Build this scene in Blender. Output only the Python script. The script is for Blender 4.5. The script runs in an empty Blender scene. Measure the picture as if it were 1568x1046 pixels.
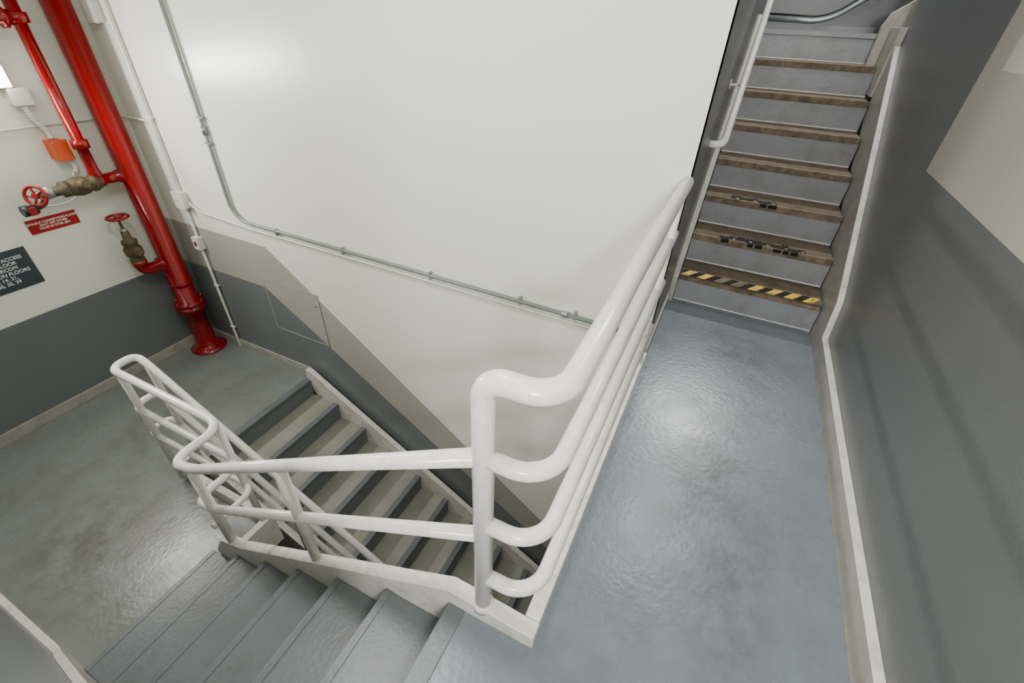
import bpy, bmesh, math, random
from mathutils import Vector, Matrix
random.seed(3)
scene=bpy.context.scene

# ------------------------------------------------------------ materials
def srgb(c):
    return tuple(((x/255)/12.92 if x/255<=0.04045 else (((x/255)+0.055)/1.055)**2.4) for x in c)+(1,)
def paint(name,col,rough=0.45,var=0.06,nscale=3.0,bump=0.05,bscale=120,metal=0.0,stain=None,stain_amt=0.0,spec=0.5,rvar=0.0,sscale=1.3,srange=(0.47,0.72),scuff=0.0,worn=None):
    m=bpy.data.materials.new(name); m.use_nodes=True
    nt=m.node_tree; N=nt.nodes; L=nt.links
    b=N['Principled BSDF']; c=srgb(col)
    tc=N.new('ShaderNodeTexCoord')
    n=N.new('ShaderNodeTexNoise'); n.inputs['Scale'].default_value=nscale; n.inputs['Detail'].default_value=6
    L.new(tc.outputs['Object'],n.inputs['Vector'])
    r=N.new('ShaderNodeValToRGB')
    r.color_ramp.elements[0].position=0.3; r.color_ramp.elements[1].position=0.7
    r.color_ramp.elements[0].color=tuple(x*(1-var) for x in c[:3])+(1,)
    r.color_ramp.elements[1].color=tuple(min(1,x*(1+var)) for x in c[:3])+(1,)
    L.new(n.outputs['Fac'],r.inputs['Fac'])
    out=r.outputs['Color']
    if stain:
        n2=N.new('ShaderNodeTexNoise'); n2.inputs['Scale'].default_value=sscale; n2.inputs['Detail'].default_value=10; n2.inputs['Roughness'].default_value=0.68
        L.new(tc.outputs['Object'],n2.inputs['Vector'])
        r2=N.new('ShaderNodeValToRGB'); r2.color_ramp.elements[0].position=srange[0]; r2.color_ramp.elements[1].position=srange[1]
        r2.color_ramp.elements[0].color=(0,0,0,1); r2.color_ramp.elements[1].color=(stain_amt,)*3+(1,)
        L.new(n2.outputs['Fac'],r2.inputs['Fac'])
        mx=N.new('ShaderNodeMixRGB'); L.new(r2.outputs['Color'],mx.inputs['Fac']); L.new(out,mx.inputs['Color1']); mx.inputs['Color2'].default_value=srgb(stain)
        out=mx.outputs['Color']
    if worn:
        # dirty footfall patches on the paint: soft discs broken up by fine grain
        wc,spots=worn
        acc=None
        for (px,py,sx_,sy_,am) in spots:
            mp=N.new('ShaderNodeMapping'); mp.vector_type='POINT'
            mp.inputs['Scale'].default_value=(1/sx_,1/sy_,0.0); mp.inputs['Location'].default_value=(-px/sx_,-py/sy_,0)
            L.new(tc.outputs['Object'],mp.inputs['Vector'])
            ln=N.new('ShaderNodeVectorMath'); ln.operation='LENGTH'; L.new(mp.outputs['Vector'],ln.inputs[0])
            mr=N.new('ShaderNodeMapRange'); mr.interpolation_type='SMOOTHSTEP'
            mr.inputs['From Min'].default_value=1.0; mr.inputs['From Max'].default_value=0.1; mr.inputs['To Min'].default_value=0; mr.inputs['To Max'].default_value=am
            L.new(ln.outputs['Value'],mr.inputs['Value'])
            if acc is None: acc=mr.outputs['Result']
            else:
                a=N.new('ShaderNodeMath'); a.operation='MAXIMUM'; L.new(acc,a.inputs[0]); L.new(mr.outputs['Result'],a.inputs[1]); acc=a.outputs[0]
        g=N.new('ShaderNodeTexNoise'); g.inputs['Scale'].default_value=6.5; g.inputs['Detail'].default_value=10; g.inputs['Roughness'].default_value=0.72
        L.new(tc.outputs['Object'],g.inputs['Vector'])
        gr=N.new('ShaderNodeMapRange'); gr.inputs['From Min'].default_value=0.38; gr.inputs['From Max'].default_value=0.62; L.new(g.outputs['Fac'],gr.inputs['Value'])
        gm=N.new('ShaderNodeMath'); gm.operation='MULTIPLY'; L.new(acc,gm.inputs[0]); L.new(gr.outputs['Result'],gm.inputs[1])
        mw=N.new('ShaderNodeMixRGB'); L.new(gm.outputs[0],mw.inputs['Fac']); L.new(out,mw.inputs['Color1']); mw.inputs['Color2'].default_value=srgb(wc); out=mw.outputs['Color']
    if scuff>0:
        mp=N.new('ShaderNodeMapping'); mp.inputs['Scale'].default_value=(5,11,5); mp.inputs['Rotation'].default_value=(0,0,0.5)
        L.new(tc.outputs['Object'],mp.inputs['Vector'])
        n5=N.new('ShaderNodeTexNoise'); n5.inputs['Scale'].default_value=2.2; n5.inputs['Detail'].default_value=7; n5.inputs['Roughness'].default_value=0.75
        L.new(mp.outputs['Vector'],n5.inputs['Vector'])
        r5=N.new('ShaderNodeValToRGB'); r5.color_ramp.elements[0].position=0.62; r5.color_ramp.elements[1].position=0.70
        r5.color_ramp.elements[0].color=(0,0,0,1); r5.color_ramp.elements[1].color=(scuff,)*3+(1,)
        L.new(n5.outputs['Fac'],r5.inputs['Fac'])
        m5=N.new('ShaderNodeMixRGB'); L.new(r5.outputs['Color'],m5.inputs['Fac']); L.new(out,m5.inputs['Color1']); m5.inputs['Color2'].default_value=srgb((62,58,54)); out=m5.outputs['Color']
    L.new(out,b.inputs['Base Color'])
    b.inputs['Roughness'].default_value=rough; b.inputs['Metallic'].default_value=metal
    b.inputs['Specular IOR Level'].default_value=spec
    if rvar>0:
        mr=N.new('ShaderNodeMapRange'); mr.inputs['To Min'].default_value=rough-rvar; mr.inputs['To Max'].default_value=rough+rvar
        mr.inputs['From Min'].default_value=0.3; mr.inputs['From Max'].default_value=0.7
        n4=N.new('ShaderNodeTexNoise'); n4.inputs['Scale'].default_value=5; n4.inputs['Detail'].default_value=8
        L.new(tc.outputs['Object'],n4.inputs['Vector']); L.new(n4.outputs['Fac'],mr.inputs['Value']); L.new(mr.outputs['Result'],b.inputs['Roughness'])
    if bump>0:
        n3=N.new('ShaderNodeTexNoise'); n3.inputs['Scale'].default_value=bscale; n3.inputs['Detail'].default_value=3
        L.new(tc.outputs['Object'],n3.inputs['Vector'])
        bp=N.new('ShaderNodeBump'); bp.inputs['Strength'].default_value=bump; bp.inputs['Distance'].default_value=0.01
        L.new(n3.outputs['Fac'],bp.inputs['Height']); L.new(bp.outputs['Normal'],b.inputs['Normal'])
    return m
def emis(name,col,s):
    m=bpy.data.materials.new(name); m.use_nodes=True
    b=m.node_tree.nodes['Principled BSDF']; b.inputs['Base Color'].default_value=srgb(col)
    b.inputs['Emission Color'].default_value=srgb(col); b.inputs['Emission Strength'].default_value=s
    return m
WHITE=paint('wall_white_paint',(233,235,223),0.30,0.012,1.5,0.04,90)
BEIGE=paint('wall_beige_paint',(166,162,152),0.40,0.03,2,0.08,90)
BEIGEL=paint('wall_light_patch',(194,190,176),0.42,0.03,2,0.06,90)
DARK=paint('wall_grey_paint',(106,111,113),0.36,0.05,2,0.12,70)
DARKR=paint('wall_dark_grey_paint',(95,97,98),0.33,0.06,2,0.12,70)
FLOOR=paint('floor_grey_paint',(108,117,124),0.28,0.03,2.5,0.13,38,stain=(78,78,76),stain_amt=0.45,rvar=0.05,sscale=2.6,srange=(0.48,0.78),scuff=0.4,
   worn=((52,47,42),[(2.74,-0.36,0.42,0.30,0.62),(1.70,-0.30,0.85,0.30,0.60),(1.15,-0.42,0.65,0.26,0.50),(2.1,-0.40,0.5,0.22,0.42),(0.9,-0.1,0.5,0.2,0.3)]))
FLOORL=paint('landing_grey_paint',(116,122,117),0.28,0.04,2.5,0.13,38,stain=(86,82,70),stain_amt=0.5,rvar=0.06,sscale=1.5,srange=(0.45,0.75),scuff=0.35,
   worn=((66,58,42),[(0.35,3.15,0.75,0.9,0.62),(0.25,2.6,0.5,0.4,0.45),(1.2,3.9,0.9,0.5,0.45)]))
STEP=paint('step_grey_paint',(93,99,103),0.36,0.05,4,0.12,60,stain=(72,70,67),stain_amt=0.55,sscale=3,scuff=0.35)
RISER=paint('riser_pale_grey',(137,139,144),0.36,0.05,5,0.1,60,stain=(108,100,95),stain_amt=0.5,sscale=6)
NOSE=paint('step_nosing_paint',(108,113,114),0.4,0.1,12,0.35,160)
TREADL=paint('step_concrete_tread',(136,137,125),0.5,0.1,5,0.1,60,stain=(96,94,84),stain_amt=0.6,scuff=0.3)
TRIM=paint('trim_beige_paint',(166,163,154),0.4,0.05,8,0.08,80,stain=(108,98,86),stain_amt=0.45,sscale=9)
RAIL=paint('railing_white_enamel',(228,226,220),0.22,0.02,6,0.03,60,stain=(165,154,138),stain_amt=0.32,sscale=16,srange=(0.5,0.72))
KERB=paint('stringer_white_enamel',(214,211,203),0.3,0.03,6,0.05,60,stain=(130,120,106),stain_amt=0.45,sscale=14)
CONDW=paint('conduit_white_paint',(224,224,214),0.35,0.02,5,0.02)
CONDG=paint('conduit_grey_green',(130,140,133),0.4,0.05,5,0.02)
STEEL=paint('galvanised_steel',(150,155,155),0.35,0.08,12,0.03,metal=0.6)
RED=paint('pipe_red_gloss',(132,0,7),0.18,0.05,4,0.04,40)
REDD=paint('wheel_red',(138,14,12),0.3,0.06,9,0.03)
BRASS=paint('valve_bronze',(88,78,58),0.6,0.35,18,0.5,60,metal=0.1,spec=0.3)
ORANGE=paint('box_orange',(212,76,20),0.4,0.05,5,0.02)
BLACK=paint('black_rubber',(32,32,33),0.45,0.1,9,0.1)
SIGNR=paint('sign_red_plastic',(160,2,12),0.35,0.02,4,0.0)
SIGND=paint('sign_slate_plastic',(58,67,75),0.35,0.03,4,0.0)
TEXTW=paint('sign_letter_white',(240,240,238),0.4,0.0,4,0.0)
YEL=paint('tape_yellow',(232,190,16),0.5,0.15,30,0.05,stain=(70,62,45),stain_amt=0.8,sscale=26,srange=(0.52,0.60))
TBLK=paint('tape_black',(30,28,25),0.75,0.25,30,0.1,spec=0.2)
CEIL=paint('ceiling_white',(225,225,218),0.6,0.02,2,0.05)
LENS=emis('lamp_lens',(255,252,242),11)
LENS2=emis('ceiling_fill_lens',(255,252,244),4)  # glow for the two added ceiling fill fixtures
def brown():
    m=paint('tread_brown_grit',(110,98,80),0.65,0.18,22,0.3,200,stain=(78,68,54),stain_amt=0.8,sscale=6,spec=0.25)
    nt=m.node_tree;N=nt.nodes;L=nt.links
    tc=N.new('ShaderNodeTexCoord'); w=N.new('ShaderNodeTexWave'); w.bands_direction='X'; w.inputs['Scale'].default_value=22; w.inputs['Distortion'].default_value=0.4
    L.new(tc.outputs['Object'],w.inputs['Vector'])
    b=N['Principled BSDF']; src=b.inputs['Base Color'].links[0].from_socket
    mx=N.new('ShaderNodeMixRGB'); mx.blend_type='MULTIPLY'; mx.inputs['Fac'].default_value=0.35
    L.new(src,mx.inputs['Color1']); L.new(w.outputs['Color'],mx.inputs['Color2']); L.new(mx.outputs['Color'],b.inputs['Base Color'])
    return m
BROWN=brown()
TAN=paint('tread_tan_edge',(124,111,91),0.65,0.12,30,0.2,150,stain=(78,67,53),stain_amt=0.8,sscale=12,srange=(0.42,0.62),spec=0.25)

# ------------------------------------------------------------ mesh builder
class MB:
    def __init__(s,name):
        s.name=name; s.bm=bmesh.new(); s.mats=[]
    def mi(s,m):
        if m not in s.mats: s.mats.append(m)
        return s.mats.index(m)
    def face(s,vs,m,smooth=False):
        f=s.bm.faces.new(vs); f.material_index=s.mi(m); f.smooth=smooth; return f
    def box(s,a,b,m,top=None):
        x0,x1=sorted((a[0],b[0]));y0,y1=sorted((a[1],b[1]));z0,z1=sorted((a[2],b[2]))
        v=[s.bm.verts.new(p) for p in [(x0,y0,z0),(x1,y0,z0),(x1,y1,z0),(x0,y1,z0),(x0,y0,z1),(x1,y0,z1),(x1,y1,z1),(x0,y1,z1)]]
        for i,q in enumerate([(3,2,1,0),(4,5,6,7),(0,1,5,4),(1,2,6,5),(2,3,7,6),(3,0,4,7)]):
            s.face([v[j] for j in q],top if (top and i==1) else m)
    def prism(s,poly,axis,a,b,m,side=None):
        def P(u,v,w):
            return {'x':(w,u,v),'y':(u,w,v),'z':(u,v,w)}[axis]
        A=[s.bm.verts.new(P(u,v,a)) for u,v in poly]; B=[s.bm.verts.new(P(u,v,b)) for u,v in poly]
        s.face(A,m); s.face(B[::-1],m)
        n=len(poly)
        for i in range(n):
            j=(i+1)%n
            s.face([A[j],A[i],B[i],B[j]],side or m)
    def ring(s,c,u,v,r,n):
        return [s.bm.verts.new(c+u*(r*math.cos(2*math.pi*i/n))+v*(r*math.sin(2*math.pi*i/n))) for i in range(n)]
    def lathe(s,p,d,prof,m,n=24,cap=True):
        p=Vector(p); d=Vector(d).normalized()
        up=Vector((0,0,1)) if abs(d.z)<0.9 else Vector((1,0,0))
        u=d.cross(up).normalized(); v=d.cross(u)
        rs=[s.ring(p+d*t,u,v,max(r,0.0005),n) for t,r in prof]
        for k in range(len(rs)-1):
            for i in range(n):
                j=(i+1)%n
                s.face([rs[k][i],rs[k][j],rs[k+1][j],rs[k+1][i]],m,True)
        if cap:
            s.face(rs[0][::-1],m); s.face(rs[-1],m)
    def tube(s,pts,r,m,n=16,fil=0.0,cap=True):
        pts=[Vector(p) for p in pts]
        if not isinstance(fil,(list,tuple)): fil=[fil]*len(pts)
        path=[pts[0]]
        for i in range(1,len(pts)-1):
            f=fil[i]
            a=(pts[i-1]-pts[i]); b=(pts[i+1]-pts[i]); la,lb=a.length,b.length; a.normalize(); b.normalize()
            f=min(f,la*0.49 if i>1 else la*0.98,lb*0.49 if i<len(pts)-2 else lb*0.98)
            if f<=1e-4: path.append(pts[i]); continue
            p0=pts[i]+a*f; p2=pts[i]+b*f
            ang=a.angle(b)
            K=10
            R=f*math.tan(ang/2); bis=(a+b)
            if bis.length<1e-4: path.append(pts[i]); continue
            c=pts[i]+bis.normalized()*(R/math.sin(ang/2))
            v0=p0-c; v2=p2-c; tot=v0.angle(v2)
            for k in range(K+1):
                t=k/K
                path.append(c+(v0*math.sin((1-t)*tot)+v2*math.sin(t*tot))/math.sin(tot))
        path.append(pts[-1])
        T=[]
        for i in range(len(path)):
            if i==0:t=path[1]-path[0]
            elif i==len(path)-1:t=path[-1]-path[-2]
            else:t=(path[i+1]-path[i]).normalized()+(path[i]-path[i-1]).normalized()
            T.append(t.normalized())
        up=Vector((0,0,1)) if abs(T[0].z)<0.9 else Vector((1,0,0))
        u=T[0].cross(up).normalized()
        rs=[]
        for i,p in enumerate(path):
            u=(u-T[i]*u.dot(T[i])).normalized(); v=T[i].cross(u)
            rs.append(s.ring(p,u,v,r,n))
        for k in range(len(rs)-1):
            for i in range(n):
                j=(i+1)%n
                s.face([rs[k][i],rs[k][j],rs[k+1][j],rs[k+1][i]],m,True)
        if cap:
            s.face(rs[0][::-1],m); s.face(rs[-1],m)
    def torus(s,c,d,R,r,m,n=28,k=10):
        c=Vector(c); d=Vector(d).normalized(); up=Vector((0,0,1)) if abs(d.z)<0.9 else Vector((1,0,0))
        u=d.cross(up).normalized(); v=d.cross(u); rs=[]
        for i in range(n):
            a=2*math.pi*i/n; o=u*math.cos(a)+v*math.sin(a)
            rs.append([s.bm.verts.new(c+o*(R+r*math.cos(2*math.pi*j/k))+d*(r*math.sin(2*math.pi*j/k))) for j in range(k)])
        for i in range(n):
            for j in range(k):
                s.face([rs[i][j],rs[(i+1)%n][j],rs[(i+1)%n][(j+1)%k],rs[i][(j+1)%k]],m,True)
    def done(s,bevel=0.0,parent=None):
        bmesh.ops.recalc_face_normals(s.bm,faces=s.bm.faces)
        me=bpy.data.meshes.new(s.name); s.bm.to_mesh(me); s.bm.free()
        for m in s.mats: me.materials.append(m)
        o=bpy.data.objects.new(s.name,me); scene.collection.objects.link(o)
        if bevel>0:
            bv=o.modifiers.new('bevel','BEVEL'); bv.width=bevel; bv.segments=2; bv.limit_method='ANGLE'; bv.angle_limit=math.radians(50)
        if parent: o.parent=parent
        return o
def empty(name,loc=(0,0,0)):
    e=bpy.data.objects.new(name,None); e.empty_display_size=0.1; scene.collection.objects.link(e); e.location=loc; return e

# ------------------------------------------------------------ key dimensions
XW=2.34; YL=4.80; YR=-0.85; XN=-0.17; YS=0.165
XR=-1.65                      # wall behind the viewer
ZL=-1.35; R=0.193; T=0.315; TN=0.308
Y0=0.45; YB=Y0+6*TN
YT=3.24
NL=11; ZB=ZL-NL*R
X0=3.25; TU=0.285; RU=0.212
XF=6.2; ZC=3.0; ZC2=4.4; TOPZ=8*RU

# ------------------------------------------------------------ room shell
w=MB('wall_back')
w.prism([(YL,ZB-0.1),(YL,-0.43),(3.6,-0.43),(1.32,-2.0),(YR,-3.48),(YR,ZB-0.1)],'x',XW,XW+0.12,DARK)
w.prism([(YL,-0.43),(YL,0.01),(3.43,0.01),(1.49,-1.48),(YR,-3.27),(YR,-3.48),(1.32,-2.0),(3.6,-0.43)],'x',XW,XW+0.12,BEIGE)
w.prism([(YL,0.01),(YL,ZC),(YS,ZC),(YS,-0.2),(YR,-0.2),(YR,-3.27),(1.49,-1.48),(3.43,0.01)],'x',XW,XW+0.12,WHITE)
w.done()
w=MB('wall_left')
w.box((XN-0.12,YL,ZB-0.1),(XW+0.12,YL+0.12,-0.44),DARK)
w.box((XN-0.12,YL,-0.44),(XW+0.12,YL+0.12,ZC),WHITE)
w.done()
w=MB('wall_near')
w.box((XN-0.12,Y0,ZB-0.1),(XN,YL,1.1),DARK)
w.box((XN-0.12,Y0,1.1),(XN,YL,ZC),WHITE)
w.box((XN-0.12,YR,ZB-0.1),(XN,Y0,-0.19),DARK)
w.done()
w=MB('wall_entry')
w.box((XR,Y0,-0.19),(XN-0.12,Y0+0.12,1.17),DARK)
w.box((XR,Y0,1.17),(XN-0.12,Y0+0.12,ZC),WHITE)
w.done()
w=MB('wall_rear')
w.box((XR-0.12,YR-0.12,-0.19),(XR,Y0+0.12,1.17),DARK)
w.box((XR-0.12,YR-0.12,1.17),(XR,Y0+0.12,ZC),WHITE)
w.done()
w=MB('wall_right')
w.prism([(XR,ZB-0.1),(2.9,ZB-0.1),(2.9,1.17),(XR,1.17)],'y',YR,YR-0.12,DARKR)
w.prism([(2.9,-0.2),(4.8,-0.2),(4.8,ZC2),(2.9,ZC2)],'y',YR,YR-0.12,DARKR)
w.prism([(XR,1.17),(2.9,1.17),(2.9,ZC2),(2.7,ZC2),(2.7,1.6),(XR,1.6)],'y',YR,YR-0.12,BEIGE)
w.prism([(XR,1.6),(2.7,1.6),(2.7,ZC2),(XR,ZC2)],'y',YR,YR-0.12,BEIGEL)
w.done()
w=MB('wall_stairwell')
w.box((XW+0.001,YS,-0.2),(XF,YS+0.12,ZC2),DARKR)
w.done()
w=MB('wall_far'); w.box((XF,-3.2,-0.2),(XF+0.12,YS+0.12,ZC2),DARKR); w.done()
w=MB('wall_side'); w.box((4.8,-3.2,-0.2),(5.07,YR-0.12,ZC2),DARKR); w.done()
w=MB('wall_end'); w.box((4.8,-3.32,-0.2),(XF+0.12,-3.2,ZC2),DARKR); w.done()
w=MB('wall_header'); w.box((XW+0.12,YR,ZC),(XW+0.24,YS,ZC2),WHITE); w.done()
c=MB('ceiling'); c.box((XR-0.12,YR-0.12,ZC),(XW+0.24,YL+0.12,ZC+0.12),CEIL); c.done()
c=MB('ceiling'); c.box((XW+0.12,-3.32,ZC2),(XF+0.12,YS+0.12,ZC2+0.12),CEIL); c.done()

# ------------------------------------------------------------ floors
f=MB('floor')
f.prism([(XR,YR),(X0,YR),(X0,YS),(XW,YS),(XW,0.15),(0.60,0.15),(0.60,Y0),(XR,Y0)],'z',-0.18,0.0,FLOOR)
f.done()
f=MB('floor')
f.prism([(XN,YB),(0.60,YB),(0.96,YB),(0.96,YT),(XW,YT),(XW,YL),(XN,YL)],'z',ZL-0.18,ZL,FLOORL)
f.done()
f=MB('floor'); f.box((XN,YR,ZB-0.12),(XW,YL,ZB),FLOORL); f.done()
f=MB('floor'); f.box((X0+7*TU+0.02,YR,TOPZ-0.2),(XF,YS,TOPZ),FLOOR); f.done()

# ------------------------------------------------------------ flights
def flight_y(name,x0,x1,ys,zs,n,sgn,treadm,riserm,nosem,T,nw=0.035):
    m=MB(name)
    for k in range(1,n+1):
        y1=ys+sgn*(k-1)*T; y2=ys+sgn*k*T; z=zs-k*R
        m.box((x0,y1+sgn*0.002,z-0.035),(x1,y2+sgn*0.018,z),riserm,treadm)
        m.box((x0,y2-sgn*nw,z-0.034),(x1,y2+sgn*0.020,z+0.003),nosem)
        m.box((x0,y1+sgn*0.001,z-0.01),(x1,y1+sgn*0.012,z+R-0.034),riserm)
    m.box((x0,ys-sgn*0.05,zs-0.035),(x1,ys+sgn*0.020,zs+0.003),nosem)
    ye=ys+sgn*n*T; ze=zs-(n+1)*R
    m.box((x0,ye+sgn*0.001,ze),(x1,ye+sgn*0.012,ze+R-0.034),riserm)
    m.prism([(ys,zs-R-0.06),(ye,ze+0.0),(ye,ze-0.05),(ys,zs-R-0.16)],'x',x0,x1,riserm)
    return m.done(0.003)
fl_near=flight_y('stair_flight',XN+0.036,0.599,Y0,0.0,6,1,STEP,STEP,STEP,TN,0.012)
fl_low=flight_y('stair_flight',1.121,2.249,YT,ZL,NL-1,-1,TREADL,NOSE,STEP,T)

m=MB('stair_flight')
wear=MB('worn_grip_tape')
for k in range(1,9):
    x=X0+(k-1)*TU; z=k*RU
    m.box((x-0.012,-0.81,z-RU+0.001),(x-0.0,0.124,z-0.04),RISER)
    m.box((x-0.014,-0.809,z-RU+0.001),(x-0.011,0.123,z-RU+0.012),KERB)
    if k==8: break
    m.box((x,-0.81,z-0.035),(x+TU-0.013,0.124,z-0.004),STEP)
    m.box((x+0.04,-0.80,z-0.006),(x+TU-0.013,0.12,z+0.002),BROWN)
    m.box((x-0.024,-0.80,z-0.042),(x+0.008,0.12,z+0.003),TAN)
    m.box((x+0.008,-0.80,z-0.03),(x+0.04,0.12,z+0.0005),BROWN)
    if k==1:
        m.box((x-0.025,-0.80,z-0.012),(x+0.065,0.12,z+0.004),BROWN)
        n=8; wd=0.92/n
        for i in range(n):
            ya=-0.80+i*wd
            wear.prism([(x-0.026,ya+0.06),(x+0.066,ya+0.0),(x+0.066,ya+wd*0.5),(x-0.026,ya+0.06+wd*0.5)],'z',z+0.003,z+0.0055,YEL if i in(0,1,2,3,6,7) else TAN)
            wear.prism([(x-0.026,ya+0.06+wd*0.5),(x+0.066,ya+wd*0.5),(x+0.066,ya+wd*0.95),(x-0.026,min(0.12,ya+0.06+wd*0.95))],'z',z+0.003,z+0.005,TBLK)
    if k in (2,3):
        yy=-0.64 if k==2 else -0.38
        for i in range(10 if k==2 else 5):
            l=random.uniform(0.04,0.07)
            a=random.uniform(-0.022,0.01); b_=random.uniform(0.04,0.095)
            wear.prism([(x+a,yy),(x+b_,yy+0.006),(x+b_+random.uniform(-0.03,0.01),yy+l*0.5),(x+b_,yy+l),(x+a+0.01,yy+l+0.004)],'z',z+0.002,z+0.0046,TBLK)
            if a<-0.005: wear.box((x-0.0255,yy,z-0.02),(x-0.022,yy+l*0.8,z+0.0046),TBLK)
            if i%2==0: wear.prism([(x+0.012,yy+0.01),(x+0.024,yy+0.014),(x+0.021,yy+l*0.6),(x+0.010,yy+l*0.5)],'z',z+0.004,z+0.0058,KERB)
            yy+=l+0.001
x=X0+7*TU
m.box((x-0.024,-0.80,TOPZ-0.035),(x+0.02,0.12,TOPZ+0.001),RISER)
m.prism([(X0,0.0),(X0+7*TU-0.02,TOPZ-RU-0.05),(X0+7*TU-0.02,TOPZ-RU-0.15),(X0+0.2,0.0)],'y',-0.80,0.12,STEP)
fl_up=m.done(0.002)
wear.done(0.0,fl_up)
m=MB('stair_flight')
for k in range(1,7):
    y=-0.95-(k-1)*TU; z=TOPZ+k*RU
    m.box((5.17,y,TOPZ-0.1),(XF-0.01,y-TU,z),STEP)
fl_next=m.done(0.003)

# ------------------------------------------------------------ stringers, kerbs and baseboards
s=MB('stringer')
s.prism([(0.145,-0.26),(0.145,0.07),(0.47,0.085),(1.93,-0.83),(2.12,-0.90),(2.25,-1.10),(2.25,ZL-0.2),(2.15,ZL-0.2),(0.42,-0.26)],'x',0.60,0.655,KERB)
s.done(0.004,fl_near)
s=MB('trim_landing_kerb'); s.box((0.656,0.147,-0.26),(XW-0.001,0.20,0.07),KERB); s.done(0.004)
s=MB('trim_landing_kerb')
s.box((0.656,YB-0.05,ZL-0.2),(0.98,YB,ZL+0.10),KERB)
s.box((0.93,YB,ZL-0.2),(0.98,YT+0.05,ZL+0.10),KERB)
s.box((0.98,YT+0.001,ZL-0.2),(1.12,YT+0.05,ZL+0.10),KERB)
s.done(0.004)
def lowstr(a,b,name):
    s=MB(name)
    e=T*(NL-1)
    s.prism([(YT+0.02,ZL),(YT+0.02,ZL+0.12),(YT-0.03,ZL+0.12),(YT-0.03-e,ZL+0.12-e*R/T),(YT-e,ZB),(YT-e+0.3,ZB),(YT-0.1,ZL-0.36)],'x',a,b,KERB)
    s.done(0.003,fl_low)
lowstr(1.07,1.12,'stringer_inner'); lowstr(2.25,2.30,'stringer_outer')
s=MB('baseboard_right')
s.prism([(XR,0),(XR,0.135),(2.95,0.135),(3.03,0.36),(4.72,1.63),(4.72,1.2),(X0+0.0,0.0)],'y',YR,YR+0.035,TRIM,KERB)
s.done(0.002)
s=MB('stringer')
s.prism([(X0-0.06,0),(X0-0.06,0.2),(X0+7*TU,TOPZ+0.10),(X0+7*TU,TOPZ-RU-0.1),(X0+0.1,0)],'y',0.126,YS-0.001,STEP,TRIM)
s.done(0.002,fl_up)
s=MB('stringer')
s.prism([(-0.74,1.47),(-0.74,1.74),(-0.77,1.83),(-2.2,2.88),(-2.2,2.4),(-1.0,1.47)],'x',5.09,5.16,TRIM)
s.box((4.721,-0.849,1.3),(5.09,-0.80,1.74),TRIM)
s.done(0.003,fl_next)
s=MB('baseboard_left'); s.box((XN,YL-0.015,ZL),(XW,YL-0.0005,ZL+0.10),TRIM); s.done(0.003)
s=MB('baseboard_back'); s.box((XW-0.015,YT+0.03,ZL),(XW-0.0005,YL-0.016,ZL+0.08),TRIM); s.done(0.003)
s=MB('baseboard_stairwell'); s.box((XW+0.02,YS-0.014,0),(X0-0.07,YS-0.0005,0.09),TRIM); s.done(0.002)
s=MB('baseboard_far'); s.box((XF-0.02,YR,TOPZ),(XF-0.001,YS,TOPZ+0.045),RISER); s.done(0.002)
s=MB('baseboard_near')
s.prism([(YL-0.02,ZL),(YL-0.02,ZL+0.13),(2.60,ZL+0.13),(2.46,ZL+0.26),(Y0+0.1,0.16),(Y0,0.13),(Y0,0.0),(YB,ZL)],'x',XN+0.0005,XN+0.035,TRIM,KERB)
s.done(0.002)

# ------------------------------------------------------------ guard railings
g=MB('guard_railing')
PX,PY=0.628,0.345; ZP=1.09
g.tube([(PX,PY,0.06),(PX,PY,ZP),(PX,0.172,ZP),(XW-0.001,0.172,ZP)],0.029,RAIL,24,[0,0.06,0.11,0])
for z in (0.83,0.55,0.26):
    g.tube([(PX,PY,z),(PX,0.172,z),(XW-0.001,0.172,z)],0.024,RAIL,20,[0,0.10,0])
g.tube([(XW-0.12,0.172,0.06),(XW-0.12,0.172,ZP)],0.018,RAIL,14)
g.lathe((PX,PY,0.05),(0,0,1),[(0,0.036),(0.03,0.036),(0.04,0.03)],RAIL)
SL=0.62
def zr(y): return 0.83-SL*(y-PY)
YE=2.02; XA=0.628; XB=0.925; XC=1.085; YU=3.30
zt=zr(YE)-0.03
YLOOP=2.22
def lower_path(dz, r, down_to):
    z1=zt+dz
    s2=R/T
    pts=[(XA,PY,0.83+dz),(XA,YE,zr(YE)+dz),(XA,YLOOP,z1-0.03),(XB,YLOOP,z1-0.03),(XB,YU,z1-0.03),(XC,YU,z1-0.03),(XC,YU-0.10,z1-0.06),(XC,down_to,z1-0.06-s2*(YU-0.10-down_to))]
    g.tube(pts,r,RAIL,20,[0,0.12,0.10,0.11,0.08,0.08,0.06,0])
lower_path(0.0,0.025,0.3)
lower_path(-0.34,0.023,0.3)
for dz in (-0.62,):
    z1=zt+dz
    g.tube([(XA,YLOOP-0.02,z1),(XB,YLOOP,z1),(XB,YU,z1),(XC,YU,z1),(XC,YU-0.10,z1-0.03),(XC,0.3,z1-0.03-(R/T)*(YU-0.4))],0.020,RAIL,16,[0,0.08,0.07,0.07,0.06,0])
def post(x,y,zb,ztop,r=0.022): g.tube([(x,y,zb),(x,y,ztop)],r,RAIL,18)
post(XA,1.24,-0.40,zr(1.24)); post(XA,2.04,-0.88,zt-0.02,0.024)
post(XB,2.29,ZL+0.08,zt-0.05); post(XB,3.20,ZL+0.08,zt-0.05)
post(XC,3.20,ZL+0.05,zt-0.05)
for y in (2.2,1.2):
    zz=zt-0.06-(R/T)*(YU-0.10-y); post(XC,y,ZL+0.10-(R/T)*(YT-y),zz)
g.done()

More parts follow.
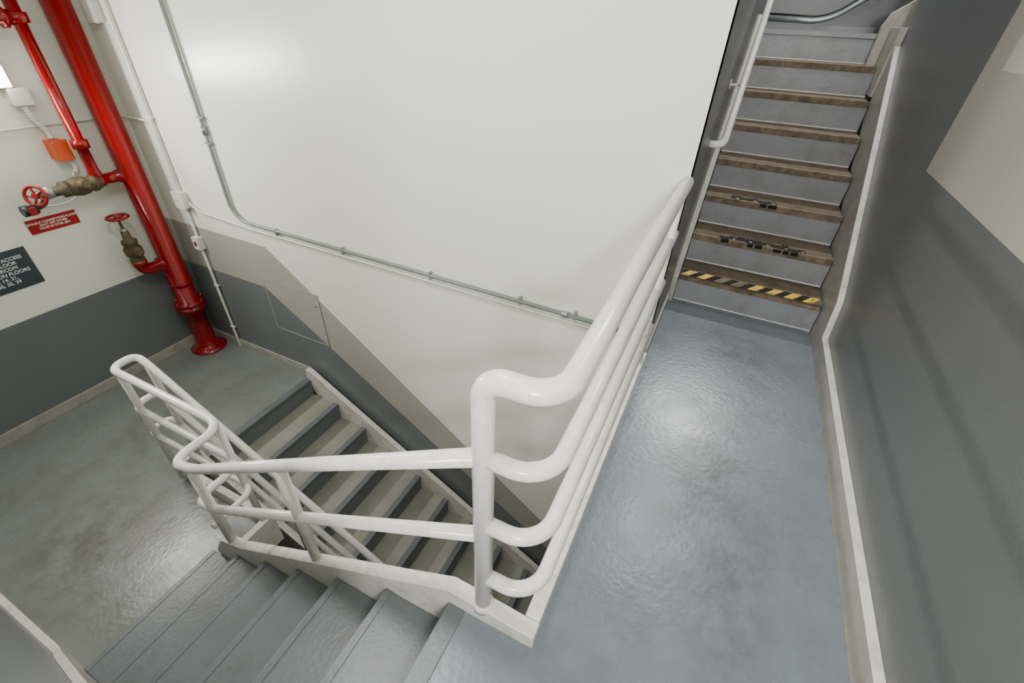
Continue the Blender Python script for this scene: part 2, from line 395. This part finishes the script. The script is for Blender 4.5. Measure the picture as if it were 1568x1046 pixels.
# ------------------------------------------------------------ wall handrail (upper flight)
h=MB('handrail')
sl=RU/TU
xa=3.12; za=1.18; yh=0.085
h.tube([(xa+0.02,YS-0.001,za-0.06),(xa+0.02,yh,za-0.06),(xa+0.08,yh,za),(5.3,yh,za+sl*(5.3-xa-0.08)),(5.9,yh,za+sl*(5.3-xa-0.08))],0.021,RAIL,16,[0,0.05,0.05,0.1,0])
for x in (3.6,4.6):
    z=za+sl*(x-xa-0.08)
    h.tube([(x,YS-0.001,z-0.08),(x,yh,z-0.08),(x,yh,z)],0.008,RAIL,10,[0,0.03,0])
    h.lathe((x,YS-0.001,z-0.08),(0,-1,0),[(0,0.03),(0.006,0.03)],RAIL)
h.done()
h=MB('handrail')
h.tube([(XF-0.06,YS-0.03,TOPZ+0.085),(XF-0.06,-0.42,TOPZ+0.075),(XF-0.06,-1.6,TOPZ+0.92)],0.02,STEEL,14,[0,0.15,0])
h.tube([(XF-0.06,YS-0.03,TOPZ+0.125),(XF-0.06,-0.42,TOPZ+0.115),(XF-0.06,-1.6,TOPZ+0.96)],0.008,BLACK,10,[0,0.15,0])
h.done()

# ------------------------------------------------------------ conduits
def clamp(b,x,y,z,ax,m):
    if ax=='v': b.box((x-0.012,y-0.028,z-0.008),(x+0.014,y+0.028,z+0.008),m)
    else: b.box((x-0.012,y-0.008,z-0.028),(x+0.014,y+0.008,z+0.028),m)
xc=XW-0.020
c=MB('electrical_conduit')
c.tube([(xc,3.69,ZC-0.001),(xc,3.69,0.215),(xc,YS+0.02,0.185)],0.014,CONDG,14,[0,0.16,0])
for z in (2.0,1.0,0.82): clamp(c,xc,3.69,z,'v',STEEL)
for y in (3.2,2.5,1.7,1.0,0.62,0.4): clamp(c,xc,y,0.2,'h',CONDG)
c.lathe((xc,3.69,0.88),(0,0,1),[(0,0.02),(0.06,0.02)],STEEL)
c.lathe((xc,0.66,0.19),(0,1,0),[(0,0.021),(0.05,0.021)],STEEL)
c.done()
c=MB('electrical_conduit')
c.tube([(xc,4.26,0.250),(xc,4.15,0.19),(xc,3.5,0.160),(xc,YS+0.02,0.140)],0.009,CONDW,12,0.05)
c.done()
c=MB('electrical_conduit')
c.tube([(xc,4.33,ZC-0.001),(xc,4.33,0.347)],0.012,CONDW,12)
c.tube([(xc,4.33,0.193),(xc,4.33,ZL+0.001)],0.013,CONDW,12)
c.tube([(xc,4.33,0.90),(xc,YL-0.02,0.90),(XN+0.5,YL-0.02,0.90)],0.009,CONDW,12,[0,0.05,0])
for z in (1.8,0.93,-0.6,-1.1): clamp(c,xc,4.33,z,'v',CONDW)
c.box((xc-0.04,4.29,-0.20),(XW-0.001,4.37,-0.08),CONDW)
c.box((xc-0.045,4.315,-0.16),(xc-0.039,4.345,-0.12),REDD)
c.done(0.002)
c=MB('junction_box'); c.box((XW-0.06,4.27,0.20),(XW-0.001,4.39,0.34),CONDW); c.box((XW-0.064,4.265,0.195),(XW-0.059,4.395,0.345),CONDW); c.lathe((XW-0.063,4.33,0.27),(-1,0,0),[(0,0.006),(0.004,0.005)],STEEL,10); c.done(0.003)
c=MB('junction_box'); c.box((XW-0.05,4.44,1.55),(XW-0.001,4.56,1.68),CONDW); c.box((XW-0.054,4.435,1.545),(XW-0.049,4.565,1.685),CONDW); c.tube([(XW-0.02,4.50,1.68),(XW-0.02,4.50,ZC-0.001)],0.009,CONDW,10); c.done(0.003)

p=MB('wall_access_panel')
e=0.006
p.box((XW-0.003,2.93,-0.88),(XW-0.0005,3.60,-0.33),DARK)
def panel_bar(y0,z0,y1,z1): p.box((XW-0.006,y0,z0),(XW-0.0025,y1,z1),BEIGE)
panel_bar(2.93,-0.33,3.60,-0.33+e); panel_bar(2.93,-0.88,2.93+e,-0.33); panel_bar(3.60-e,-0.88,3.60,-0.33); panel_bar(2.93,-0.88,3.60,-0.88+e)
p.prism([(2.937,-0.331),(3.594,-0.331),(3.594,-0.43),(2.937,-0.875)],'x',XW-0.0045,XW-0.0028,BEIGE)
p.lathe((XW-0.003,2.98,-0.45),(-1,0,0),[(0,0.012),(0.006,0.012),(0.008,0.008)],STEEL,12)
p.done()

# ------------------------------------------------------------ fire standpipe
sp=empty('fire_standpipe',(0,0,0))
MX,MY=2.15,4.60
q=MB('riser_pipe')
q.lathe((MX,MY,ZL+0.001),(0,0,1),[(0,0.17),(0.012,0.17),(0.03,0.12),(0.05,0.094),(0.50,0.094),(0.50,0.135),(0.535,0.135),(0.535,0.118),(0.56,0.118),(0.56,0.135),(0.585,0.135),(0.585,0.089),(ZC-ZL-0.002,0.089)],RED,36)
for a in range(6):
    an=a*math.pi/3
    q.lathe((MX+0.122*math.cos(an),MY+0.122*math.sin(an),ZL+0.48),(0,0,1),[(0,0.011),(0.125,0.011)],RED,8)
q.done(parent=sp)
q=MB('branch_pipe')
BX=1.90; BY=4.62
q.lathe((BX,BY,0.50),(0,0,1),[(0,0.046),(0.05,0.046),(0.08,0.038),(0.24,0.038),(0.24,0.056),(0.30,0.056),(0.30,0.038),(1.04,0.038),(1.04,0.06),(1.10,0.06),(1.10,0.04),(2.498,0.038)],RED,24)
q.lathe((BX,BY,1.57),(-1,0,0),[(0,0.045),(0.07,0.045),(0.07,0.062),(0.10,0.062),(0.10,0.042),(1.9,0.042)],RED,24)
q.lathe((2.10,BY,0.49),(-1,0,0),[(0,0.055),(0.06,0.05),(0.07,0.042),(0.17,0.042),(0.17,0.052),(0.22,0.052)],RED,24)
q.lathe((2.10,BY,-0.33),(-1,0,0),[(0,0.075),(0.05,0.07),(0.06,0.05),(0.14,0.05)],RED,24)
q.tube([(1.97,BY,-0.33),(1.905,BY,-0.33),(1.905,BY,-0.24)],0.05,RED,20,[0,0.06,0])
q.lathe((1.905,BY,-0.27),(0,0,1),[(0,0.06),(0.05,0.06)],RED,20)
q.done(parent=sp)
def wheel(b,c,d,Rw,m):
    c=Vector(c); d=Vector(d).normalized()
    b.torus(c,d,Rw,0.011,m)
    up=Vector((0,0,1)) if abs(d.z)<0.9 else Vector((1,0,0))
    u=d.cross(up).normalized(); v=d.cross(u)
    for i in range(5):
        a=2*math.pi*i/5; o=u*math.cos(a)+v*math.sin(a)
        b.tube([c-d*0.012,c+o*Rw],0.008,m,8)
    b.lathe(c-d*0.02,d,[(0,0.02),(0.035,0.02)],m,14)
q=MB('check_valve')
q.lathe((1.90,BY-0.015,0.485),(-1,0,0),[(0,0.05),(0.03,0.052),(0.03,0.062),(0.06,0.062),(0.07,0.05),(0.10,0.066),(0.15,0.072),(0.20,0.062),(0.22,0.05),(0.22,0.058),(0.26,0.058),(0.26,0.036),(0.32,0.036)],BRASS,20)
q.lathe((1.76,BY-0.05,0.495),(0.1,-1,0.3),[(0,0.045),(0.05,0.045),(0.055,0.03),(0.07,0.03)],BRASS,8)
q.done(parent=sp)
q=MB('hose_gate_valve')
q.lathe((1.60,BY,0.485),(-1,0,0),[(0,0.030),(0.02,0.045),(0.06,0.048),(0.09,0.03),(0.12,0.022),(0.13,0.012),(0.16,0.010)],STEEL,16)
wheel(q,(1.47,BY-0.02,0.485),(-1,-0.8,0.35),0.068,REDD)
q.tube([(1.54,BY,0.485),(1.50,BY,0.41),(1.42,BY-0.02,0.40)],0.02,BRASS,12,[0,0.03,0])
q.lathe((1.44,BY-0.02,0.40),(-1,0,0),[(0,0.034),(0.05,0.034),(0.05,0.040),(0.09,0.040)],BLACK,14)
q.box((1.375,BY-0.065,0.37),(1.42,BY-0.02,0.425),REDD)
q.done(parent=sp)
q=MB('drain_gate_valve')
q.lathe((1.905,BY,-0.24),(0,0,1),[(0,0.055),(0.03,0.060),(0.05,0.048),(0.08,0.066),(0.13,0.072),(0.17,0.05),(0.18,0.06),(0.21,0.06),(0.22,0.036),(0.30,0.028),(0.31,0.012),(0.42,0.010)],BRASS,20)
q.lathe((1.905,BY-0.03,-0.13),(0,-1,0.1),[(0,0.05),(0.05,0.045),(0.06,0.03)],BRASS,8)
q.lathe((1.905,BY,-0.01),(0,0,1),[(0,0.034),(0.05,0.03),(0.09,0.02)],STEEL,12)
wheel(q,(1.905,BY,0.18),(0,0,1),0.078,REDD)
q.done(parent=sp)
q=MB('pipe_bracket')
for z in (1.9,-0.55):
    q.torus((MX,MY,z),(0,0,1),0.095,0.012,RED)
    q.box((MX-0.02,MY+0.09,z-0.012),(MX+0.02,YL-0.001,z+0.012),RED)
q.done(parent=sp)

a=MB('alarm_switch_box')
a.box((1.750,4.685,0.665),(1.845,YL-0.001,0.80),ORANGE); a.box((1.744,4.677,0.659),(1.851,4.687,0.806),ORANGE)
for xx in (1.758,1.837):
    for zz in (0.672,0.793): a.lathe((xx,4.679,zz),(0,-1,0),[(0,0.006),(0.004,0.005)],STEEL,8)
a.done(0.003)
def flex(name,pts,r,m):
    b=MB(name)
    P=[Vector(p) for p in pts]
    path=[]
    for i in range(len(P)-1):
        n=max(2,int((P[i+1]-P[i]).length/0.008))
        for k in range(n): path.append(P[i].lerp(P[i+1],k/n))
    path.append(P[-1])
    b.tube(pts,r*0.85,m,12,0.04)
    for i in range(1,len(path)-1,2):
        b.torus(path[i],(path[i+1]-path[i-1]),r*0.85,r*0.22,m,12,6)
    return b.done()
def bez(p0,p1,p2,p3,n=14):
    p0,p1,p2,p3=map(Vector,(p0,p1,p2,p3)); o=[]
    for i in range(n+1):
        t=i/n; o.append(p0*(1-t)**3+p1*3*t*(1-t)**2+p2*3*t*t*(1-t)+p3*t**3)
    return o
flex('flexible_conduit',bez((1.735,4.74,1.04),(1.73,4.74,0.93),(1.79,4.735,0.93),(1.79,4.735,0.812)),0.020,CONDW)
flex('flexible_conduit',bez((1.82,4.735,0.652),(1.85,4.72,0.63),(1.85,4.71,0.59),(1.82,4.715,0.56)),0.018,CONDW)
b=MB('alarm_cable'); b.tube(bez((1.80,4.72,0.56),(1.84,4.74,0.30),(1.60,4.74,0.33),(1.42,4.64,0.42),24),0.007,CONDW,8); b.done()

# ------------------------------------------------------------ signs
def text(s,loc,size,parent,mat,align='CENTER'):
    cu=bpy.data.curves.new('lettering','FONT'); cu.body=s; cu.size=size; cu.extrude=0.0008; cu.align_x=align; cu.align_y='CENTER'
    cu.offset=0.0004
    cu.materials.append(mat)
    o=bpy.data.objects.new('lettering',cu); scene.collection.objects.link(o)
    o.rotation_euler=(math.pi/2,0,0); o.location=loc; o.parent=parent
    return o
s=MB('valve_warning_sign'); s.box((1.385,YL-0.006,0.165),(1.715,YL-0.001,0.275),SIGNR); so=s.done(0.001)
text('DOUBLE CONNECTION FLOOR\nSHUT OFF OTHER\nVALVE IN STAIR #5A',(1.55,YL-0.007,0.22),0.023,so,TEXTW)
s=MB('floor_access_sign'); s.box((0.86,YL-0.006,-0.195),(1.297,YL-0.001,0.11),SIGND); so=s.done(0.001)
text('NO RE-ENTRY ACCESS\nON THIS FLOOR\nUSE INTERCOM\nLOCATED ON FLOORS\n5, 10, 14, 21,\n25, 30, 35, 39',(1.07,YL-0.007,-0.045),0.036,so,TEXTW)

# ------------------------------------------------------------ light fixtures
def wall_fixture(name,a,b,lens_a,lens_b,lm):
    m=MB(name); m.box(a,b,CONDW); m.box(lens_a,lens_b,lm); return m.done(0.006)
wall_fixture('fluorescent_wall_light',(0.55,4.71,1.16),(1.72,YL-0.001,1.34),(0.57,4.66,1.17),(1.70,4.715,1.30),LENS)
b=MB('junction_box'); b.box((1.68,4.72,1.05),(1.79,YL-0.001,1.155),CONDW); b.box((1.675,4.714,1.045),(1.795,4.722,1.158),CONDW); b.done(0.004)
wall_fixture('fluorescent_wall_light',(XF-0.08,-0.85,3.50),(XF-0.001,0.10,3.68),(XF-0.12,-0.83,3.52),(XF-0.079,0.08,3.66),LENS)
wall_fixture('fluorescent_wall_light',(XR+0.001,-0.70,2.02),(XR+0.08,-0.25,2.20),(XR+0.079,-0.69,2.03),(XR+0.12,-0.26,2.19),LENS)
m=MB('ceiling_fill_light'); m.box((0.75,0.9,ZC-0.07),(1.05,2.1,ZC-0.001),CONDW); m.box((0.77,0.92,ZC-0.10),(1.03,2.08,ZC-0.069),LENS2); m.done(0.005)  # added ceiling fixture for even fill, likely absent from this stairwell
m=MB('ceiling_fill_light'); m.box((3.6,-0.45,ZC2-0.07),(4.7,-0.25,ZC2-0.001),CONDW); m.box((3.62,-0.43,ZC2-0.10),(4.68,-0.27,ZC2-0.069),LENS2); m.done(0.005)  # added ceiling fixture, gives the upper flight more light
def area(name,loc,rot,sx,sy,p,col=(1,0.995,0.985)):
    l=bpy.data.lights.new(name,'AREA'); l.shape='RECTANGLE'; l.size=sx; l.size_y=sy; l.energy=p; l.color=col
    o=bpy.data.objects.new(name,l); scene.collection.objects.link(o); o.location=loc; o.rotation_euler=rot; return o
area('fill_ceiling_stair',(0.9,1.5,ZC-0.12),(0,0,0),0.26,1.1,46)  # added fill below the made-up stairwell ceiling fixture
area('lamp_rear',(XR+0.14,-0.47,2.11),(0,math.radians(-78),0),0.16,0.42,92)
area('lamp_wall_left',(1.13,4.64,1.24),(math.radians(-80),0,0),1.1,0.12,64,(1,0.975,0.93))
area('fill_upper_stair',(4.15,-0.35,ZC2-0.12),(0,0,0),1.0,0.15,36)  # added fill to brighten the upper flight, no known lamp
area('lamp_far',(XF-0.14,-0.38,3.6),(0,math.radians(75),0),0.14,0.9,80)
area('lamp_lower_level',(0.3,-0.3,-0.30),(0,0,0),0.6,0.4,10)

wd=bpy.data.worlds.new('world'); scene.world=wd; wd.use_nodes=True
wd.node_tree.nodes['Background'].inputs['Color'].default_value=(0.5,0.5,0.48,1); wd.node_tree.nodes['Background'].inputs['Strength'].default_value=0.2

# ------------------------------------------------------------ camera
cam=bpy.data.cameras.new('camera'); co=bpy.data.objects.new('camera',cam); scene.collection.objects.link(co)
cam.sensor_width=36; cam.lens=685/1568*36; cam.clip_start=0.02
fwd=Vector((0.7378,0.3323,-0.5877)).normalized(); rt=Vector((0.4352,-0.8995,0.0377)); rt=(rt-fwd*rt.dot(fwd)).normalized(); up=rt.cross(fwd)
M=Matrix(((rt.x,up.x,-fwd.x,0),(rt.y,up.y,-fwd.y,0),(rt.z,up.z,-fwd.z,1.70),(0,0,0,1)))
co.matrix_world=M
scene.camera=co
